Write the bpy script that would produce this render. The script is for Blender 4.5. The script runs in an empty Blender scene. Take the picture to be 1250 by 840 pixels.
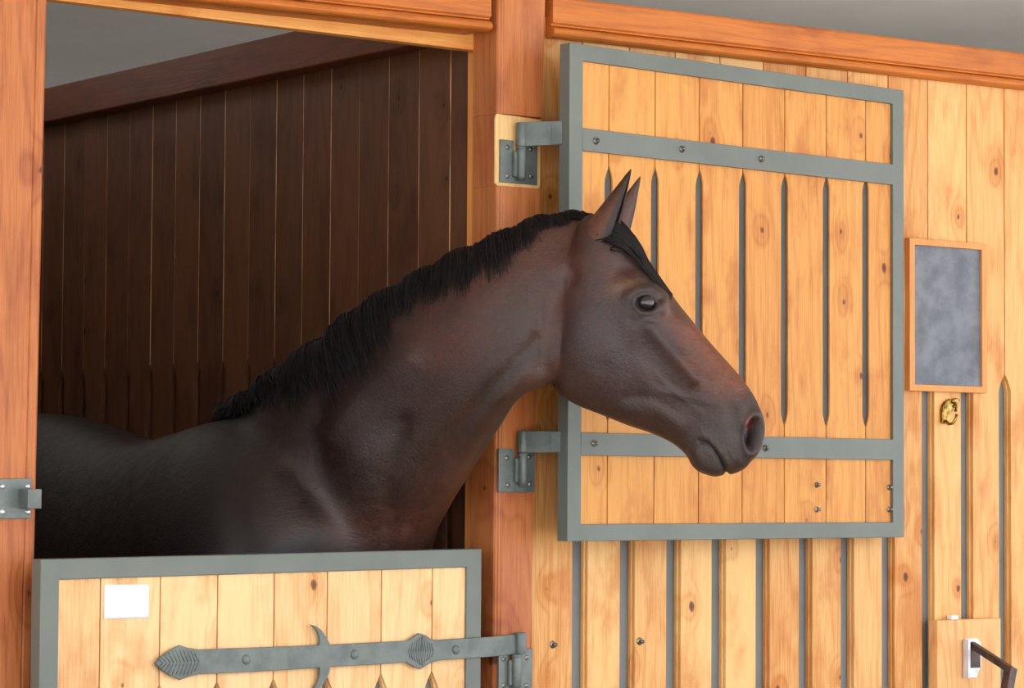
import bpy, bmesh, math, random
import numpy as np
from mathutils import Vector, Matrix, noise as mnoise
random.seed(7); rng = np.random.default_rng(5)
S = bpy.context.scene; COL = S.collection
# ------------------------------------------------------------------ camera
F = 3450.0; PSI = math.radians(37); PIT = math.atan(170/3450); RHO = .006
Fh = Vector((math.sin(PSI), math.cos(PSI), 0)); R0 = Vector((math.cos(PSI), -math.sin(PSI), 0))
FW = Vector((Fh.x*math.cos(PIT), Fh.y*math.cos(PIT), math.sin(PIT)))
U0 = Vector((-Fh.x*math.sin(PIT), -Fh.y*math.sin(PIT), math.cos(PIT)))
RC = R0*math.cos(RHO)+U0*math.sin(RHO); UC = U0*math.cos(RHO)-R0*math.sin(RHO)
CAM = Vector((-3.710, -5.007, 1.550))
def ray(u, v): return FW+RC*((u-625)/F)+UC*((420-v)/F)
def onY(u, v, Y): r = ray(u, v); return CAM+r*((Y-CAM.y)/r.y)
def onP(u, v, p, n): r = ray(u, v); return CAM+r*((Vector(p)-CAM).dot(n)/r.dot(n))
def proj(p):
    d = p-CAM; w = d.dot(FW); return 625+F*d.dot(RC)/w, 420-F*d.dot(UC)/w
cd = bpy.data.cameras.new('camera'); cam = bpy.data.objects.new('camera', cd); COL.objects.link(cam)
cd.sensor_width = 36; cd.lens = 36*F/1250; cd.clip_end = 200
m = Matrix((( RC.x, UC.x, -FW.x, CAM.x), (RC.y, UC.y, -FW.y, CAM.y), (RC.z, UC.z, -FW.z, CAM.z), (0, 0, 0, 1)))
cam.matrix_world = m; S.camera = cam
# ------------------------------------------------------------------ materials
def srgb(r, g, b):
    f = lambda c: (c/255/12.92) if c/255 <= .04045 else ((c/255+.055)/1.055)**2.4
    return (f(r), f(g), f(b), 1)
class NT:
    def __init__(s, name):
        s.m = bpy.data.materials.new(name); s.m.use_nodes = True; s.t = s.m.node_tree
        s.b = s.t.nodes['Principled BSDF']
    def n(s, typ, **k):
        x = s.t.nodes.new(typ)
        for a, v in k.items(): setattr(x, a, v)
        return x
    def l(s, a, b): s.t.links.new(a, b)
    def val(s, x, sock):
        if isinstance(x, (int, float)): sock.default_value = x
        elif isinstance(x, tuple): sock.default_value = x
        else: s.l(x, sock)
    def math(s, op, a, b=0, c=0, clamp=False):
        x = s.n('ShaderNodeMath', operation=op); x.use_clamp = clamp
        s.val(a, x.inputs[0]); s.val(b, x.inputs[1]); s.val(c, x.inputs[2]); return x.outputs[0]
    def mix(s, f, a, b, mode='MIX'):
        x = s.n('ShaderNodeMix', data_type='RGBA', blend_type=mode)
        s.val(f, x.inputs[0]); s.val(a, x.inputs[6]); s.val(b, x.inputs[7]); return x.outputs[2]
    def noise(s, vec, sc, det=3, rough=.5, dim='3D'):
        x = s.n('ShaderNodeTexNoise', noise_dimensions=dim); s.l(vec, x.inputs['Vector'])
        x.inputs['Scale'].default_value = sc; x.inputs['Detail'].default_value = det; x.inputs['Roughness'].default_value = rough
        return x.outputs['Fac']
    def step(s, x, a, b):
        r = s.n('ShaderNodeMapRange', interpolation_type='SMOOTHSTEP'); s.val(x, r.inputs[0])
        r.inputs[1].default_value = a; r.inputs[2].default_value = b; return r.outputs[0]
def mul(c, k): return (c[0]*k, c[1]*k, c[2]*k, 1)
def wood(name, light, mid, knot, axis='Z', rough=.5, knots=.5, var=.25, ring=.5, stain=.3, coat=.0, dens=7.0):
    w = NT(name)
    tc = w.n('ShaderNodeTexCoord'); sp = w.n('ShaderNodeSeparateXYZ'); w.l(tc.outputs['Object'], sp.inputs[0])
    at = w.n('ShaderNodeAttribute', attribute_name='pid'); pid = at.outputs['Fac']
    X, Y, Z = sp.outputs
    g, a, b = {'Z': (Z, X, Y), 'X': (X, Z, Y), 'Y': (Y, X, Z)}[axis]
    across = w.math('ADD', a, b)
    c = w.n('ShaderNodeCombineXYZ'); w.l(w.math('MULTIPLY_ADD', pid, 7.31, across), c.inputs[0])
    w.l(w.math('MULTIPLY_ADD', pid, 3.17, w.math('MULTIPLY', b, .5)), c.inputs[1]); w.l(g, c.inputs[2])
    # knots (2-D cells across/along)
    kc = w.n('ShaderNodeCombineXYZ'); w.l(w.math('MULTIPLY_ADD', pid, 5.3, across), kc.inputs[0]); w.l(w.math('MULTIPLY', w.math('MULTIPLY_ADD', pid, 11.7, g), .72), kc.inputs[1])
    vo = w.n('ShaderNodeTexVoronoi', voronoi_dimensions='2D'); w.l(kc.outputs[0], vo.inputs['Vector']); vo.inputs['Scale'].default_value = dens
    dist = vo.outputs['Distance']; sc = w.n('ShaderNodeSeparateColor'); w.l(vo.outputs['Color'], sc.inputs[0])
    has = w.math('LESS_THAN', sc.outputs[0], knots)
    jit = w.math('MULTIPLY_ADD', w.noise(kc.outputs[0], 60, 2), .06, dist)
    size = w.math('MULTIPLY_ADD', sc.outputs[1], .055, .03)
    kn = w.math('MULTIPLY', has, w.math('SUBTRACT', 1.0, w.step(w.math('SUBTRACT', jit, size), -.012, .02)))
    core = w.math('MULTIPLY', has, w.math('SUBTRACT', 1.0, w.step(w.math('SUBTRACT', jit, size), -.06, -.02)))
    halo = w.math('MULTIPLY', has, w.math('SUBTRACT', 1.0, w.step(dist, .05, .33)))
    mp = w.n('ShaderNodeMapping'); w.l(c.outputs[0], mp.inputs[0]); mp.inputs['Scale'].default_value = (1, 1, .13)
    big = w.noise(mp.outputs[0], 5.5, 2.0, .5)
    ph = w.math('MULTIPLY_ADD', halo, 1.2, w.math('MULTIPLY', big, 11))
    rg = w.math('SINE', w.math('MULTIPLY', ph, 6.283)); rg = w.math('MULTIPLY_ADD', rg, .5, .5); rg = w.math('POWER', rg, 3.0)
    mp2 = w.n('ShaderNodeMapping'); w.l(c.outputs[0], mp2.inputs[0]); mp2.inputs['Scale'].default_value = (1, 1, .035)
    fib = w.noise(mp2.outputs[0], 260, 3, .6)
    mp3 = w.n('ShaderNodeMapping'); w.l(c.outputs[0], mp3.inputs[0]); mp3.inputs['Scale'].default_value = (1, 1, .5)
    blot = w.step(w.noise(mp3.outputs[0], 9, 4, .6), .48, .72)
    wn = w.n('ShaderNodeTexWhiteNoise', noise_dimensions='1D'); w.l(pid, wn.inputs['W'])
    rnd = wn.outputs['Value']
    fac = w.math('ADD', w.math('MULTIPLY', rg, ring*.55), w.math('MULTIPLY', w.step(fib, .35, .7), .38), clamp=True)
    fac = w.math('MULTIPLY_ADD', w.math('SUBTRACT', rnd, .5), var, fac)
    fac = w.math('MULTIPLY_ADD', halo, .35, fac, clamp=True)
    col = w.mix(fac, light, mid)
    col = w.mix(w.math('MULTIPLY', blot, stain), col, (mid[0]*.92, mid[1]*.74, mid[2]*.6, 1))
    col = w.mix(w.math('MULTIPLY', kn, .85), col, mul(knot, 1.6))
    col = w.mix(w.math('MULTIPLY', core, .8), col, knot)
    w.l(col, w.b.inputs['Base Color'])
    w.b.inputs['Roughness'].default_value = rough
    w.b.inputs['Specular IOR Level'].default_value = .3
    if coat: w.b.inputs['Coat Weight'].default_value = coat; w.b.inputs['Coat Roughness'].default_value = .35
    bp = w.n('ShaderNodeBump'); bp.inputs['Strength'].default_value = .25; bp.inputs['Distance'].default_value = .002
    w.l(w.math('MULTIPLY_ADD', rg, -.4, fib), bp.inputs['Height']); w.l(bp.outputs[0], w.b.inputs['Normal'])
    return w.m
def plain(name, c1, c2, sc=12, rough=.5, metal=0., bump=.15, bs=80, bd=.001, coat=0):
    w = NT(name); tc = w.n('ShaderNodeTexCoord'); v = tc.outputs['Object']
    f = w.step(w.noise(v, sc, 4, .6), .35, .68); w.l(w.mix(f, c1, c2), w.b.inputs['Base Color'])
    w.b.inputs['Roughness'].default_value = rough; w.b.inputs['Metallic'].default_value = metal
    if coat: w.b.inputs['Coat Weight'].default_value = coat; w.b.inputs['Coat Roughness'].default_value = .02
    if bump:
        bp = w.n('ShaderNodeBump'); bp.inputs['Strength'].default_value = bump; bp.inputs['Distance'].default_value = bd
        w.l(w.noise(v, bs, 4, .6), bp.inputs['Height']); w.l(bp.outputs[0], w.b.inputs['Normal'])
    return w.m
M = {}
M['wall'] = wood('wall_pine', srgb(240, 190, 124), srgb(198, 124, 56), srgb(70, 32, 16), knots=.6, var=.75, ring=.42, stain=.6)
M['panel'] = wood('shutter_pine', srgb(222, 158, 84), srgb(178, 102, 42), srgb(70, 32, 18), knots=.6, var=.75, ring=.42, stain=.6)
M['door'] = wood('door_pine', srgb(244, 204, 150), srgb(204, 136, 74), srgb(84, 44, 26), knots=.55, var=.55, ring=.42, stain=.5)
M['post'] = wood('post_wood', srgb(200, 122, 68), srgb(148, 74, 36), srgb(70, 30, 16), knots=.3, var=.2, ring=.5, stain=.4, dens=5, coat=.15)
M['beam'] = wood('beam_wood', srgb(204, 118, 46), srgb(150, 74, 26), srgb(80, 34, 14), axis='X', knots=.3, var=.2, ring=.5, stain=.3, dens=5, coat=.15)
M['trim'] = wood('pale_trim_wood', srgb(240, 178, 100), srgb(212, 128, 56), srgb(110, 58, 26), axis='X', knots=.2, ring=.4)
M['trimz'] = wood('pale_jamb_wood', srgb(236, 160, 84), srgb(205, 116, 50), srgb(110, 58, 26), knots=.15, ring=.4)
M['patch'] = wood('raw_chiselled_wood', srgb(240, 205, 145), srgb(216, 160, 92), srgb(130, 78, 40), knots=.25, ring=.3)
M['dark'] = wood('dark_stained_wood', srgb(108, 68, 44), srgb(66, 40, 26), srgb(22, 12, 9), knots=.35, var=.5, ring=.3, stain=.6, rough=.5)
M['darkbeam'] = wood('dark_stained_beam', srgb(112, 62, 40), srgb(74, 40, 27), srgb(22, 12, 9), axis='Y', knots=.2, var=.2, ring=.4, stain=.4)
M['gapwood'] = plain('raw_tongue_wood', srgb(236, 186, 132), srgb(150, 104, 70), 8, .7)
M['box'] = wood('block_wood', srgb(246, 196, 136), srgb(212, 140, 76), srgb(118, 58, 26), knots=.5, ring=.6, dens=8)
M['frame'] = wood('slate_frame_wood', srgb(226, 160, 96), srgb(192, 118, 58), srgb(120, 60, 30), knots=.05, ring=.3)
M['grey'] = plain('grey_paint', srgb(108, 114, 108), srgb(99, 105, 100), 5, .42, bump=.12, bs=160, bd=.0006)
M['greyh'] = plain('grey_paint_forged', srgb(110, 118, 115), srgb(90, 98, 96), 20, .4, .15, bump=.35, bs=60, bd=.002)
M['slotgrey'] = plain('grey_sheet', srgb(122, 128, 130), srgb(108, 114, 116), 4, .5)
M['dslot'] = plain('dark_sheet', srgb(84, 84, 82), srgb(70, 70, 68), 4, .6)
M['bolt'] = plain('bolt_steel', srgb(150, 150, 145), srgb(90, 90, 85), 60, .35, .8)
M['screw'] = plain('bright_screw_steel', srgb(215, 218, 220), srgb(160, 165, 170), 60, .3, .7)
M['white'] = plain('white_paint', srgb(250, 250, 250), srgb(240, 240, 242), 5, .6, bump=.02)
M['bracket'] = plain('galvanised_bracket', srgb(225, 226, 235), srgb(190, 192, 205), 20, .35, .25)
M['black'] = plain('worn_black_iron', srgb(50, 44, 46), srgb(88, 66, 58), 40, .4, .3, bump=.4)
M['slate'] = plain('chalk_slate', srgb(96, 100, 112), srgb(124, 128, 140), 14, .6, bump=.1)
M['brass'] = plain('brass', srgb(190, 155, 85), srgb(110, 80, 35), 60, .3, 1., bump=.2)
M['plaster'] = plain('grey_plaster', srgb(238, 237, 236), srgb(232, 231, 230), 2, .9, bump=.1)
M['ground'] = plain('yard_gravel', srgb(222, 213, 198), srgb(200, 190, 174), 3, .9, bump=.4, bs=40, bd=.01)
M['concrete'] = plain('stable_floor', srgb(160, 148, 130), srgb(140, 126, 110), 4, .9)
M['straw'] = plain('straw', srgb(190, 160, 95), srgb(140, 108, 60), 30, .9)
# ------------------------------------------------------------------ mesh helpers
class MB:
    def __init__(s): s.v = []; s.f = []; s.p = []; s.sm = []
    def face(s, idx, pid=0, smooth=False): s.f.append(tuple(idx)); s.p.append(pid); s.sm.append(smooth)
    def box(s, a, b, pid=None, T=None):
        if pid is None: pid = random.random()
        x0, y0, z0 = a; x1, y1, z1 = b; o = len(s.v)
        for z in (z0, z1):
            for x, y in ((x0, y0), (x1, y0), (x1, y1), (x0, y1)):
                p = Vector((x, y, z)); s.v.append(T@p if T else p)
        for q in ((0, 3, 2, 1), (4, 5, 6, 7), (0, 1, 5, 4), (1, 2, 6, 5), (2, 3, 7, 6), (3, 0, 4, 7)): s.face([o+i for i in q], pid)
        return s
    def prism(s, pts, d, pid=None, smooth=False):
        """closed 3-D outline pts swept by vector d"""
        if pid is None: pid = random.random()
        o = len(s.v); n = len(pts); d = Vector(d)
        for p in pts: s.v.append(Vector(p))
        for p in pts: s.v.append(Vector(p)+d)
        s.face(range(o, o+n), pid); s.face(range(o+2*n-1, o+n-1, -1), pid)
        for i in range(n):
            j = (i+1) % n; s.face((o+j, o+i, o+n+i, o+n+j), pid, smooth)
        return s
    def loft(s, rings, pid=0, close=True, caps=True, smooth=True):
        o = len(s.v); n = len(rings[0])
        for r in rings: s.v += [Vector(p) for p in r]
        for k in range(len(rings)-1):
            for i in range(n if close else n-1):
                j = (i+1) % n; s.face((o+k*n+i, o+k*n+j, o+k*n+n+j, o+k*n+n+i), pid, smooth)
        if caps:
            for k, rev in ((0, True), (len(rings)-1, False)):
                idx = list(range(o+k*n, o+k*n+n)); s.face(idx[::-1] if rev else idx, pid, smooth)
        return s
    def cyl(s, a, b, r, r2=None, n=16, pid=0):
        a = Vector(a); b = Vector(b); r2 = r if r2 is None else r2; t = (b-a).normalized()
        u = t.orthogonal().normalized(); w = t.cross(u)
        rg = lambda c, q: [c+(u*math.cos(k*2*math.pi/n)+w*math.sin(k*2*math.pi/n))*q for k in range(n)]
        return s.loft([rg(a, r), rg(b, r2)], pid)
    def tube(s, pts, rad, n=10, pid=0, flat=1.0):
        rings = []; prev = None
        pts = [Vector(p) for p in pts]
        for i, p in enumerate(pts):
            t = (pts[min(i+1, len(pts)-1)]-pts[max(i-1, 0)]).normalized()
            u = (prev-t*prev.dot(t)).normalized() if prev else t.orthogonal().normalized(); prev = u; w = t.cross(u)
            r = rad[i] if isinstance(rad, (list, tuple)) else rad
            rings.append([p+u*math.cos(k*2*math.pi/n)*r+w*math.sin(k*2*math.pi/n)*r*flat for k in range(n)])
        return s.loft(rings, pid)
    def dome(s, c, nrm, r, h=None, n=14, pid=0):
        c = Vector(c); t = Vector(nrm).normalized(); h = h or r*.5; u = t.orthogonal().normalized(); w = t.cross(u)
        rings = []
        for q in range(5):
            a = q/5*math.pi/2
            rings.append([c+t*h*math.sin(a)+(u*math.cos(k*2*math.pi/n)+w*math.sin(k*2*math.pi/n))*r*math.cos(a) for k in range(n)])
        rings.insert(0, [p-t*.001 for p in rings[0]])
        return s.loft(rings, pid)
    def build(s, name, mat, parent=None, bevel=0, loc=(0, 0, 0)):
        me = bpy.data.meshes.new(name); o = bpy.data.objects.new(name, me)
        off = Vector(loc)
        me.from_pydata([tuple(v-off) for v in s.v], [], s.f); me.update()
        bm = bmesh.new(); bm.from_mesh(me); bmesh.ops.recalc_face_normals(bm, faces=bm.faces)
        bm.to_mesh(me); bm.free()
        at = me.attributes.new('pid', 'FLOAT', 'FACE'); at.data.foreach_set('value', [float(x) for x in s.p])
        me.polygons.foreach_set('use_smooth', s.sm)
        me.materials.append(mat); COL.objects.link(o)
        if parent: o.parent = parent
        else: o.location = off
        if bevel:
            b = o.modifiers.new('bevel', 'BEVEL'); b.width = bevel; b.segments = 2; b.limit_method = 'ANGLE'; b.angle_limit = math.radians(40)
        return o
def tag(o, label=None, cat=None, group=None, kind=None):
    if label: o['label'] = label
    if cat: o['category'] = cat
    if group: o['group'] = group
    if kind: o['kind'] = kind
    return o
def empty(name, loc=(0, 0, 0), rz=0):
    o = bpy.data.objects.new(name, None); COL.objects.link(o); o.location = loc; o.rotation_euler = (0, 0, rz); o.empty_display_size = .1; return o
def struct(o, label, cat): return tag(o, label, cat, kind='structure')

# ------------------------------------------------------------------ plank outlines with routed slots
def plank_outline(a, b, z0, z1, sl, sr, hw, zt, zb, tip=.05, tipb=None):
    """(x,z) outline; sl / sr: slot on the left / right joint"""
    tipb = tip if tipb is None else tipb
    L = [(a, z0)]
    def side(x, sg):
        pts = []
        if zb > z0+.001:
            pts.append((x, zb)); 
            for t in (.4, .75, 1): pts.append((x+sg*hw*math.sin(t*math.pi/2), zb+tipb*t))
        else: pts.append((x+sg*hw, z0))
        for t in (1, .75, .4): pts.append((x+sg*hw*math.sin(t*math.pi/2), zt-tip*t))
        pts.append((x, zt)); return pts
    left = side(a, 1) if sl else []
    right = side(b, -1) if sr else []
    out = []
    # up the left side, down the right
    if sl and zb <= z0+.001: out += left
    else: out += [(a, z0)]+left
    out += [(a, z1), (b, z1)]
    if sr and zb <= z0+.001: out += right[::-1]
    else: out += right[::-1]+[(b, z0)]
    return out

# ================================================================== SETTING
g = MB().box((-9, -5.6, -.05), (9, 10.1, 0)); struct(g.build('floor', M['concrete']), 'grey-brown concrete stable floor behind the half door', 'floor')
g = MB().box((-30, -40, -.08), (30, -5.6, -.02)); struct(g.build('trim_9', M['ground']), 'pale gravel yard in front of the stable', 'ground')
g = MB().box((-9, -5.6, 3.7), (9, 10.1, 3.8)); struct(g.build('ceiling', M['plaster']), 'plain grey ceiling above the beams', 'ceiling')
g = MB().box((-9, 10, 0), (9, 10.1, 3.7)); struct(g.build('wall_back', M['plaster']), 'grey plaster wall at the back of the stable', 'wall')
g = MB().box((-9, 0, 0), (-8.9, 10, 3.7)); struct(g.build('wall_left', M['plaster']), 'grey plaster wall at the far left end', 'wall')
g = MB().box((8.9, 0, 0), (9, 10, 3.7)); struct(g.build('wall_right', M['plaster']), 'grey plaster wall at the far right end', 'wall')
# front wall planks
pitch = .1382
g = MB(); J = [.104+(.812-pitch*5-.104)] ; J = [.812+pitch*k for k in range(-4, 16)]
xs = [.12]+J+[3.4]
for i in range(len(xs)-1):
    a, b = xs[i]+.0015, xs[i+1]-.0015; pid = random.random()
    sl, sr = i > 0, i < len(xs)-2
    if xs[i] > 1.66: sl = False
    if xs[i+1] > 1.66: sr = False
    for hw, y0, y1 in ((.0205, 0, .010), (.0165, .010, .022)):
        o = plank_outline(a, b, .02, 2.60, sl, sr, hw, 1.835, .0)
        g.prism([(x, y0, z) for x, z in o], (0, y1-y0, 0), pid)
wf = g.build('wall_front', M['wall'], bevel=.0015)
struct(wf, 'honey pine plank wall with long grey slots, right of the doorway', 'wall')
g = MB().box((.12, .0225, .02), (3.4, .0265, 2.6)); g.build('backing_sheet', M['slotgrey'], wf)
# wall to the left of the left post
g = MB()
for k in range(12): g.box((-3.0+k*.14, 0, .02), (-3.0+k*.14+.139, .022, 2.6))
struct(g.build('wall_side', M['wall'], bevel=.0015), 'pine plank wall left of the left post', 'wall')
# posts
def post(prof, z0, z1, mb, pid): mb.prism([(x, y, z0) for x, y in prof], (0, 0, z1-z0), pid)
g = MB(); pid = .37
prof = [(-1.35, .08), (-1.35, -.02), (-1.236, -.02), (-1.233, -.014), (-1.230, -.02), (-1.226, -.02), (-1.223, -.014), (-1.220, -.02), (-1.142, -.02), (-1.140, -.0165), (-1.138, -.02), (-1.122, -.02), (-1.116, -.014), (-1.116, .08)]
mm = MB(); post(prof, 0, 3.7, mm, pid)
for i, v in enumerate(mm.v):           # the post stands very slightly out of plumb
    mm.v[i] = v+Vector(((v.z-1.4)*.009, 0, 0))
lp = struct(mm.build('trim_1', M['post'], bevel=.0015), 'orange-brown wooden post at the left edge of the doorway', 'post')
g = MB()
def rprof(z):
    xr = .104+(z-1.35)*.0215
    return [(.016, -.03), (.013, -.026), (.010, -.026), (.008, -.022), (.005, -.022), (.002, -.017), (.002, .07), (xr, .07), (xr, -.022), (xr-.004, -.03)]
def rpost(z0, z1, dy=0, pid=.61):
    A = [(x, y if y > 0 or dy == 0 else max(y, -.03+dy), z0) for x, y in rprof(z0)]; B = [(x, y if y > 0 or dy == 0 else max(y, -.03+dy), z1) for x, y in rprof(z1)]
    o = len(g.v); n = len(A); g.v += [Vector(p) for p in A+B]
    g.face(range(o, o+n), pid); g.face(range(o+2*n-1, o+n-1, -1), pid)
    for i in range(n): j = (i+1) % n; g.face((o+j, o+i, o+n+i, o+n+j), pid)
zp0, zp1 = 2.206, 2.366
rpost(0, zp0); rpost(zp0, zp1, .012, .61); rpost(zp1, 3.7)
rp = struct(g.build('trim_2', M['post'], bevel=.0012), 'reddish-brown wooden post between the open doorway and the shutter', 'post')
q = MB(); zc = (zp0+zp1)/2
pts = [(-.003, zp0+.006), (.004, zp0), (.118, zp0+.001), (.122, zp0+.01), (.123, zp1-.004), (.06, zp1-.001), (.0, zp1), (-.003, zp1-.012)]
q.prism([(x, -.0225, z) for x, z in pts], (0, .006, 0)); q.build('hinge_recess', M['patch'], rp, bevel=.001)['label'] = 'pale raw chiselled recess behind the upper hinge'
# beams
def beam(x0, x1, zb, zt, slope, name, lab, grooves):
    mb = MB(); pf = [(.09, zt), (.09, zb+.004), (.03, zb+.004)]
    for k in range(9):                       # rounded lower moulding
        a = -math.pi/2-k*math.pi/8; pf.append((-.014+.02*math.cos(a) if k else -.012, zb+.0125+.0125*math.sin(a)))
    pf += [(-.022, zb+.027), (-.022, zb+.03), (-.028, zb+.034), (-.028, zt-.006), (-.022, zt)]
    mb.prism([(x0, y, z+slope*x0) for y, z in pf], (0, 0, 0)) if False else None
    n = len(pf); o = 0
    mb.v = [Vector((x0, y, z+slope*x0)) for y, z in pf]+[Vector((x1, y, z+slope*x1)) for y, z in pf]
    pid = random.random(); mb.face(range(n), pid); mb.face(range(2*n-1, n-1, -1), pid)
    for i in range(n): j = (i+1) % n; mb.face((j, i, n+i, n+j), pid)
    return struct(mb.build(name, M['beam'], bevel=.001), lab, 'beam')
beam(.152, 3.4, 2.549, 2.643, .0125, 'trim_3', 'long orange beam with rounded lower edge above the plank wall', 0)
beam(-1.11, -.020, 2.546, 2.70, .018, 'trim_4', 'orange beam above the open doorway', 0)
# stops behind the door
g = MB().box((-1.11, .07, 2.518), (.036, .10, 2.56)); v = struct(g.build('trim_5', M['trim'], bevel=.0015), 'pale wood strip under the beam at the head of the doorway', 'door stop')
g = MB().box((.009, .0705, .0), (.036, .10, 2.5175)); v = struct(g.build('trim_6', M['trimz'], bevel=.0015), 'bright orange vertical stop strip at the right side of the doorway', 'door stop')
# stall partition
g = MB(); gb = MB(); ds = MB(); XP = .037
js = [.103]+[.205+.1235*k for k in range(0, 28)]
for i in range(len(js)-1):
    pid = random.random(); gw = random.choice((-.0009, -.0004, .0004, .0012, .0022)); a, b = js[i]+.0012, js[i+1]-gw
    for hw, x0, x1 in ((.017, XP, XP+.003), (.012, XP+.003, XP+.012)):
        o = plank_outline(a, b, .0, 2.60, i > 0, True, hw, 1.855, 0, .05)
        g.prism([(x0, y, z) for y, z in o], (x1-x0, 0, 0), pid)
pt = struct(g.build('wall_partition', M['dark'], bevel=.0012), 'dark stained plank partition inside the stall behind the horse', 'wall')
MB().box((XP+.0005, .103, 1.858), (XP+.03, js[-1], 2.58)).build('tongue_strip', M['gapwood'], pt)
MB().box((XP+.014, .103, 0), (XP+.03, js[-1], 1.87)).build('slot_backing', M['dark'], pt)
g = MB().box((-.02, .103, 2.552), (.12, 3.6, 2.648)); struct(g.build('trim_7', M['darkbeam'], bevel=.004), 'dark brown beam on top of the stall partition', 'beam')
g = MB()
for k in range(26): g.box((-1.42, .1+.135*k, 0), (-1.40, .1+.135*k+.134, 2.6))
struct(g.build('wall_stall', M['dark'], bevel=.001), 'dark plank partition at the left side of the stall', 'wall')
g = MB()
for k in range(11): g.box((-1.40+.135*k, 3.62, 0), (-1.40+.135*k+.134, 3.64, 2.6))
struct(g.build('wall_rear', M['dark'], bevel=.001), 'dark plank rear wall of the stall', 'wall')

# ================================================================== DOOR LEAVES
class Leaf:
    def __init__(s, p, deg):
        a = math.radians(deg); s.p = Vector(p); s.d = Vector((math.cos(a), math.sin(a), 0)); s.n = Vector((-math.sin(a), math.cos(a), 0)); s.a = a
    def loc(s, u, v, off=0):
        q = onP(u, v, s.p+s.n*off, s.n)-s.p; return q.dot(s.d), q.z
def frame(mb, x0, x1, z0, z1, w, wb, y0, y1, sag=0):
    pid = .5
    o = [(x0, z0), (x1, z0+sag), (x1, z1+sag), (x0, z1)]
    i = [(x0+w, z0+wb), (x1-w, z0+wb+sag), (x1-w, z1-wb+sag), (x0+w, z1-wb)]
    n = len(mb.v)
    for y in (y0, y1):
        for x, z in o+i: mb.v.append(Vector((x, y, z)))
    for k in range(4):
        j = (k+1) % 4
        mb.face((n+k, n+j, n+4+j, n+4+k)); mb.face((n+8+k, n+12+k, n+12+j, n+8+j))
        mb.face((n+k, n+8+k, n+8+j, n+j)); mb.face((n+4+k, n+4+j, n+12+j, n+12+k))
# upper leaf folded back against the wall
U = Leaf((.2, -.14, 0), 4)
ue = empty('door_2', U.p, U.a); struct(ue, 'open upper stable door leaf of pale pine in a grey metal frame, folded against the wall', 'door')
x0, x1, z0, z1 = -.093, 1.014, 1.424, 2.520
fr = MB(); frame(fr, x0, x1, z0, z1, .040, .037, 0, .034); fr.build('frame', M['grey'], ue, bevel=.0015)
J = [.033, .176, .317, .459, .600, .744, .884]
xs = [x0+.039]+J+[x1-.039]; pl = MB()
for i in range(len(xs)-1):
    pl.prism([(x, .008, z) for x, z in plank_outline(xs[i]+.0014, xs[i+1]-.0014, z0+.036, z1-.036, i > 0, i < len(xs)-2, .0105, 2.252+.0065*i, 1.690+.0*i, .035)], (0, .006, 0))
pl.build('plank_infill', M['panel'], ue, bevel=.0012)
MB().box((x0+.03, .0143, z0+.03), (x1-.03, .018, z1-.03)).build('backing_sheet', M['dslot'], ue)
for nm, za, zb2, us in (('upper', 2.284, 2.334, ((727, 172), (832, 182), (929, 194))), ('lower', 1.612, 1.662, ((725, 541), (934, 547)))):
    c = MB().box((x0+.038, -.001, za), (x1-.038, .0078, zb2)).build('crossbar', M['grey'], ue, bevel=.001)
    for (u, v) in us:
        lx, lz = U.loc(u, v)
        b = MB().dome((lx, -.001, lz), (0, -1, 0), .0085, .005); b.cyl((lx, -.004, lz), (lx, -.010, lz), .0045, n=6); b.build('bolt', M['bolt'], c)
for u, v in ((1000, 592), (1000, 622), (1088, 595), (1088, 622)):
    lx, lz = U.loc(u, v); b = MB().dome((lx, .008, lz), (0, -1, 0), .0075, .004); b.cyl((lx, .006, lz), (lx, -.003, lz), .004, n=6)
    b.build('bolt', M['bolt'], ue)['label'] = 'small bright bolt in the bottom planks'
# lower leaf
L = Leaf((0, -.034, 0), 4)
le = empty('door_1', L.p, L.a); struct(le, 'closed lower stable door leaf of pale pine in a grey metal frame, below the horse', 'door')
lx0 = L.loc(50, 690)[0]; lx1 = L.loc(588, 680)[0]; lz1 = (L.loc(60, 682.5)[1]+L.loc(580, 670.3)[1])/2
sag = L.loc(588, 670)[1]-L.loc(50, 683)[1]
fr = MB(); frame(fr, lx0, lx1, .08, lz1-sag/2, .042, .040, 0, .034, sag); fr.build('frame', M['grey'], le, bevel=.002)
J = [L.loc(x, 720)[0] for x in (125, 198, 268, 337, 402, 468, 530)]
xs = [lx0+.04]+J+[lx1-.04]; pl = MB()
for i in range(len(xs)-1):
    pid = random.random()
    for hw, y0, y1 in ((.024, .006, .014), (.017, .014, .026)):
        pl.prism([(x, y0, z) for x, z in plank_outline(xs[i]+.0014, xs[i+1]-.0014, .11, lz1-.03, i > 1, 0 < i < len(xs)-2, hw, 1.146, .2, .07)], (0, y1-y0, 0), pid)
pl.build('plank_infill', M['door'], le, bevel=.0012)
MB().box((lx0+.03, .0265, .1), (lx1-.03, .031, lz1-.02)).build('backing_sheet', M['slotgrey'], le)
out = [(187, 810), (195, 801), (206, 793.5), (217.5, 787.5), (226, 790.5), (240, 793), (300, 790.8), (350, 789), (387, 787.5), (388.5, 783), (387.5, 776), (384, 769), (377, 762.3), (384, 764.5), (390, 769), (394.5, 775), (398, 781), (401, 787), (450, 784.5), (494, 782.5), (501, 779), (509, 773), (517, 775), (525, 781), (535, 781), (594, 777.5), (637, 773), (637, 798), (594, 802), (535, 806), (526, 808), (517, 813), (511, 817), (503, 814), (494, 808.5), (450, 811.5), (401, 814), (399, 822), (396, 830), (391, 837), (385, 842.5), (376, 847), (380, 841), (385, 834), (388, 825), (388, 815), (350, 817.5), (300, 820.5), (240, 823), (228, 826), (217.5, 830), (206, 825), (195, 818)]
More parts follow.
